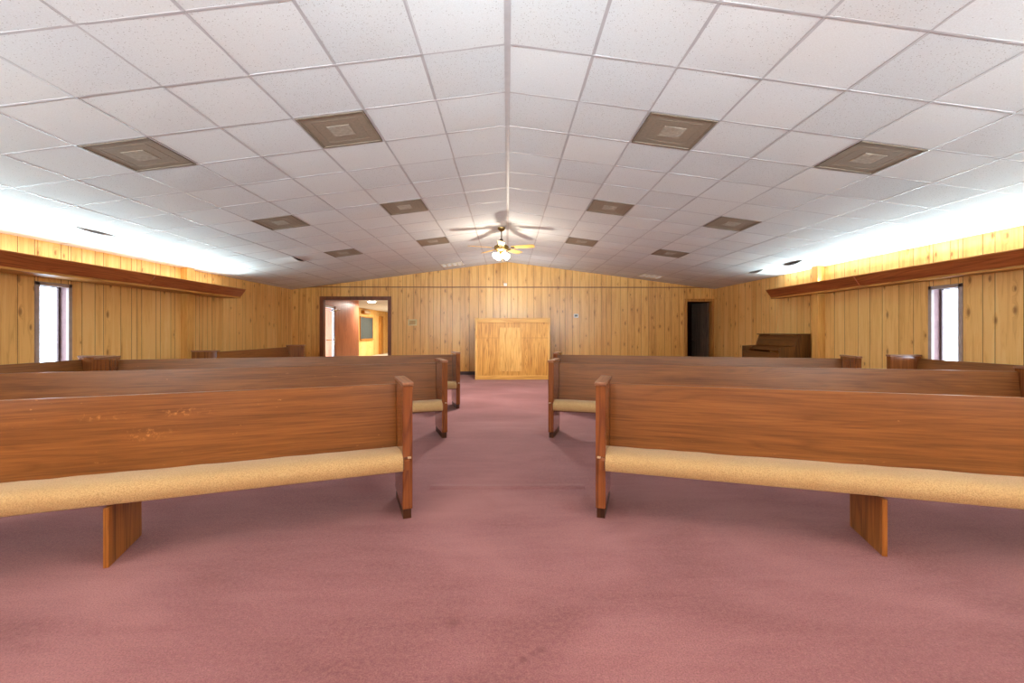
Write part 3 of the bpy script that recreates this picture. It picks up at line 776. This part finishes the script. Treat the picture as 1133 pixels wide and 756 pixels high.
b = MB(); b.prism([(lp(PX0 + .16), .85), (lp(PXU - .03), .955), (lp(PXU - .03), .97), (lp(PX0 + .15), .868)], 1, .04, LY - .04); b.build('fallboard', M['piano_y'], e)
b = MB(); b.box(lp(PX0 + .012), lp(PX0 + .03), .04, LY - .04, .69, .835, .003); b.build('key_slip', M['piano_y'], e)
b = MB(); b.box(lp(PX0 + .0), lp(PX1 - .02), .04, LY - .04, .64, .69, .003); b.build('key_bed', M['piano_y'], e)
b = MB(); b.box(lp(PX0 + .30), lp(PX0 + .32), .04, LY - .04, .04, .64, .003); b.build('lower_panel', M['piano_y'], e)
for k in range(3):
    b = MB(); b.prism([(lp(PX0 + .18), .03), (lp(PX0 + .30), .04), (lp(PX0 + .30), .055), (lp(PX0 + .18), .045)], 1, LY / 2 - .1 + k * .08, LY / 2 - .06 + k * .08); b.build('pedal', M['brass'], e)

# ------------------------------------------------------------------ ceiling fan
FXC, FYC = -.117, 8.4
zt = zc(FXC)
e = thing('ceiling_fan', 'brass ceiling fan with five oak blades and lit glass shades under the ridge', 'ceiling fan', (FXC, FYC, zt))
b = MB(); b.lathe([(.075, .0), (.075, -.02), (.06, -.05), (.03, -.07), (.015, -.075)]); b.build('canopy', M['brass'], e, smooth=True)
b = MB(); b.lathe([(.011, -.07), (.011, -.22), (.03, -.225), (.034, -.245), (.03, -.265), (.013, -.27), (.013, -.33), (.025, -.335)]); b.build('downrod', M['bronze'], e, smooth=True)
b = MB(); b.lathe([(.03, -.325), (.10, -.335), (.14, -.365), (.145, -.40), (.13, -.43), (.10, -.445), (.07, -.47), (.045, -.475)]); b.build('motor_housing', M['brass'], e, smooth=True)
for k, ph in enumerate((-18, 54, 126, 198, 270)):
    a = math.radians(ph); Rz = Matrix.Rotation(a, 3, 'Z'); Rp = Matrix.Rotation(math.radians(-13), 3, 'X')
    bm = bmesh.new(); pts = []
    outl = [(.20, -.045), (.24, -.055), (.45, -.066), (.60, -.07), (.645, -.06), (.66, -.03), (.66, .03), (.645, .06), (.60, .07), (.45, .066), (.24, .055), (.20, .045)]
    top_ = [bm.verts.new(Rp @ Vector((x, y, .004))) for x, y in outl]; bot = [bm.verts.new(Rp @ Vector((x, y, -.004))) for x, y in outl]
    bm.faces.new(top_); bm.faces.new(bot[::-1]); n = len(outl)
    for q in range(n): bm.faces.new((top_[q], bot[q], bot[(q + 1) % n], top_[(q + 1) % n]))
    mb = MB(); mb.bm.free(); mb.bm = bm
    bl = mb.build('blade', M['blade'], e, loc=(0, 0, -.395), rotz=a)
    b = MB(); b.box(.10, .26, -.014, .014, -.012, -.004, .003); b.box(.20, .27, -.04, .04, -.010, -.004, .003, rot=Rp); b.build('blade_iron', M['bronze'], bl)
lk = MB(); lk.lathe([(.045, -.475), (.06, -.49), (.06, -.515), (.03, -.53), (.0, -.535)]); LK = lk.build('light_fitter', M['brass'], e, smooth=True)
lampspots = []
for k in range(4):
    a = math.radians(30 + 90 * k); dx, dy = math.cos(a), math.sin(a)
    R = Matrix.Rotation(a, 3, 'Z') @ Matrix.Rotation(math.radians(-55), 3, 'Y').inverted()
    R = Matrix.Rotation(a, 3, 'Z') @ Matrix.Rotation(math.radians(125), 3, 'Y')
    b = MB(); b.lathe([(.018, 0), (.024, .02), (.05, .05), (.062, .085), (.064, .11), (.055, .118), (0, .10)], (dx * .055, dy * .055, -.505), 20, 0, R)
    sh = b.build('lamp_shade', M['bulb'], LK, smooth=True); sh['label'] = 'lit frosted glass shade'
    lampspots.append((FXC + dx * .14, FYC + dy * .14, zt - .70))
b = MB(); b.lathe([(.0015, -.535), (.0015, -.66), (.006, -.665), (.007, -.68), (0, -.69)], (.02, 0, 0), 8); b.build('pull_chain', M['brass'], e)

# ------------------------------------------------------------------ lamps and daylight
def area(name, loc, rot, sx, sy, w, col):
    l = bpy.data.lights.new(name, 'AREA'); l.shape = 'RECTANGLE'; l.size = sx; l.size_y = sy; l.energy = w; l.color = col
    o = bpy.data.objects.new(name, l); COL.objects.link(o); o.location = loc; o.rotation_euler = rot; return o
def point(name, loc, w, col, r=.05):
    l = bpy.data.lights.new(name, 'POINT'); l.energy = w; l.color = col; l.shadow_soft_size = r
    o = bpy.data.objects.new(name, l); COL.objects.link(o); o.location = loc; return o
COVE_W = 168
for s in (-1, 1):
    area('cove_lamp', (s * 5.93, 3.85, 2.165), (PI, -s * math.radians(46), 0), .08, 11.0, COVE_W, (.68, .92, 1.0)).data.spread = math.radians(165)
for p in lampspots:
    l = bpy.data.lights.new('fan_lamp', 'SPOT'); l.energy = 64; l.color = (.98, .95, .88); l.spot_size = math.radians(172); l.spot_blend = .6; l.shadow_soft_size = .06
    o = bpy.data.objects.new('fan_lamp', l); COL.objects.link(o); o.location = p
WARM = (1.0, .64, .40)
# lit ceiling fittings over the foreground, above the top of the frame
for x in (-3.3, -1.1, 1.1, 3.3):
    for y in (-.9, 1.2):
        area('ceiling_lamp', (x, y, zc(x) - .03), (0, 0, 0), .56, .56, 12.8, WARM)
for x in (-4.2, -1.4, 1.4, 4.2):      # unseen point lights added behind the viewpoint to brighten walls and pews
    point('front_fill', (x, -1.7, 2.3), 62, (.96, .95, .90), .16)
# unseen fill lights added behind the viewpoint, throwing light up the ceiling slopes
for x in (-3.4, 0, 3.4):
    area('ceiling_fill', (x, -2.0, 1.7), (PI + math.radians(-69), 0, 0), 1.0, .6, 70, (.74, .92, 1.0)).data.spread = math.radians(62)
area('foyer_lamp', (-5.02, 16.1, 2.28), (0, 0, 0), .3, .3, 42, (1, .95, .85))
area('foyer_lamp', (-5.3, 22.0, 2.36), (0, 0, 0), 1.2, 1.2, 170, (1, .96, .88))
point('fan_lamp', (FXC, FYC, zt - .92), 50, (1.0, .94, .80), .07)
area('booth_fill', ((BX0 + BX1) / 2, 11.55, 1.609), (PI, 0, 0), 1.4, .3, 15, (.9, .96, 1.0))  # unseen light added on the booth top to lift the rear ceiling
w = bpy.data.worlds.new('sky'); S.world = w; w.use_nodes = True
bg = w.node_tree.nodes['Background']; bg.inputs[0].default_value = (.78, .89, 1.0, 1); bg.inputs[1].default_value = 9.0

# ------------------------------------------------------------------ camera
cam = bpy.data.cameras.new('camera'); co = bpy.data.objects.new('camera', cam); COL.objects.link(co)
co.location = CAMV; co.rotation_euler = (PI / 2, 0, -math.radians(.6))
cam.sensor_width = 36; cam.lens = 36 * 480 / 1133; cam.shift_y = -11 / 1133; cam.clip_end = 200
S.camera = co
S.view_settings.view_transform = 'Standard'; S.view_settings.look = 'None'
S.view_settings.gamma = 1; S.view_settings.use_curve_mapping = False; S.view_settings.exposure = 0.32
S.cycles.use_denoising = True
S.cycles.max_bounces = 10; S.cycles.diffuse_bounces = 6
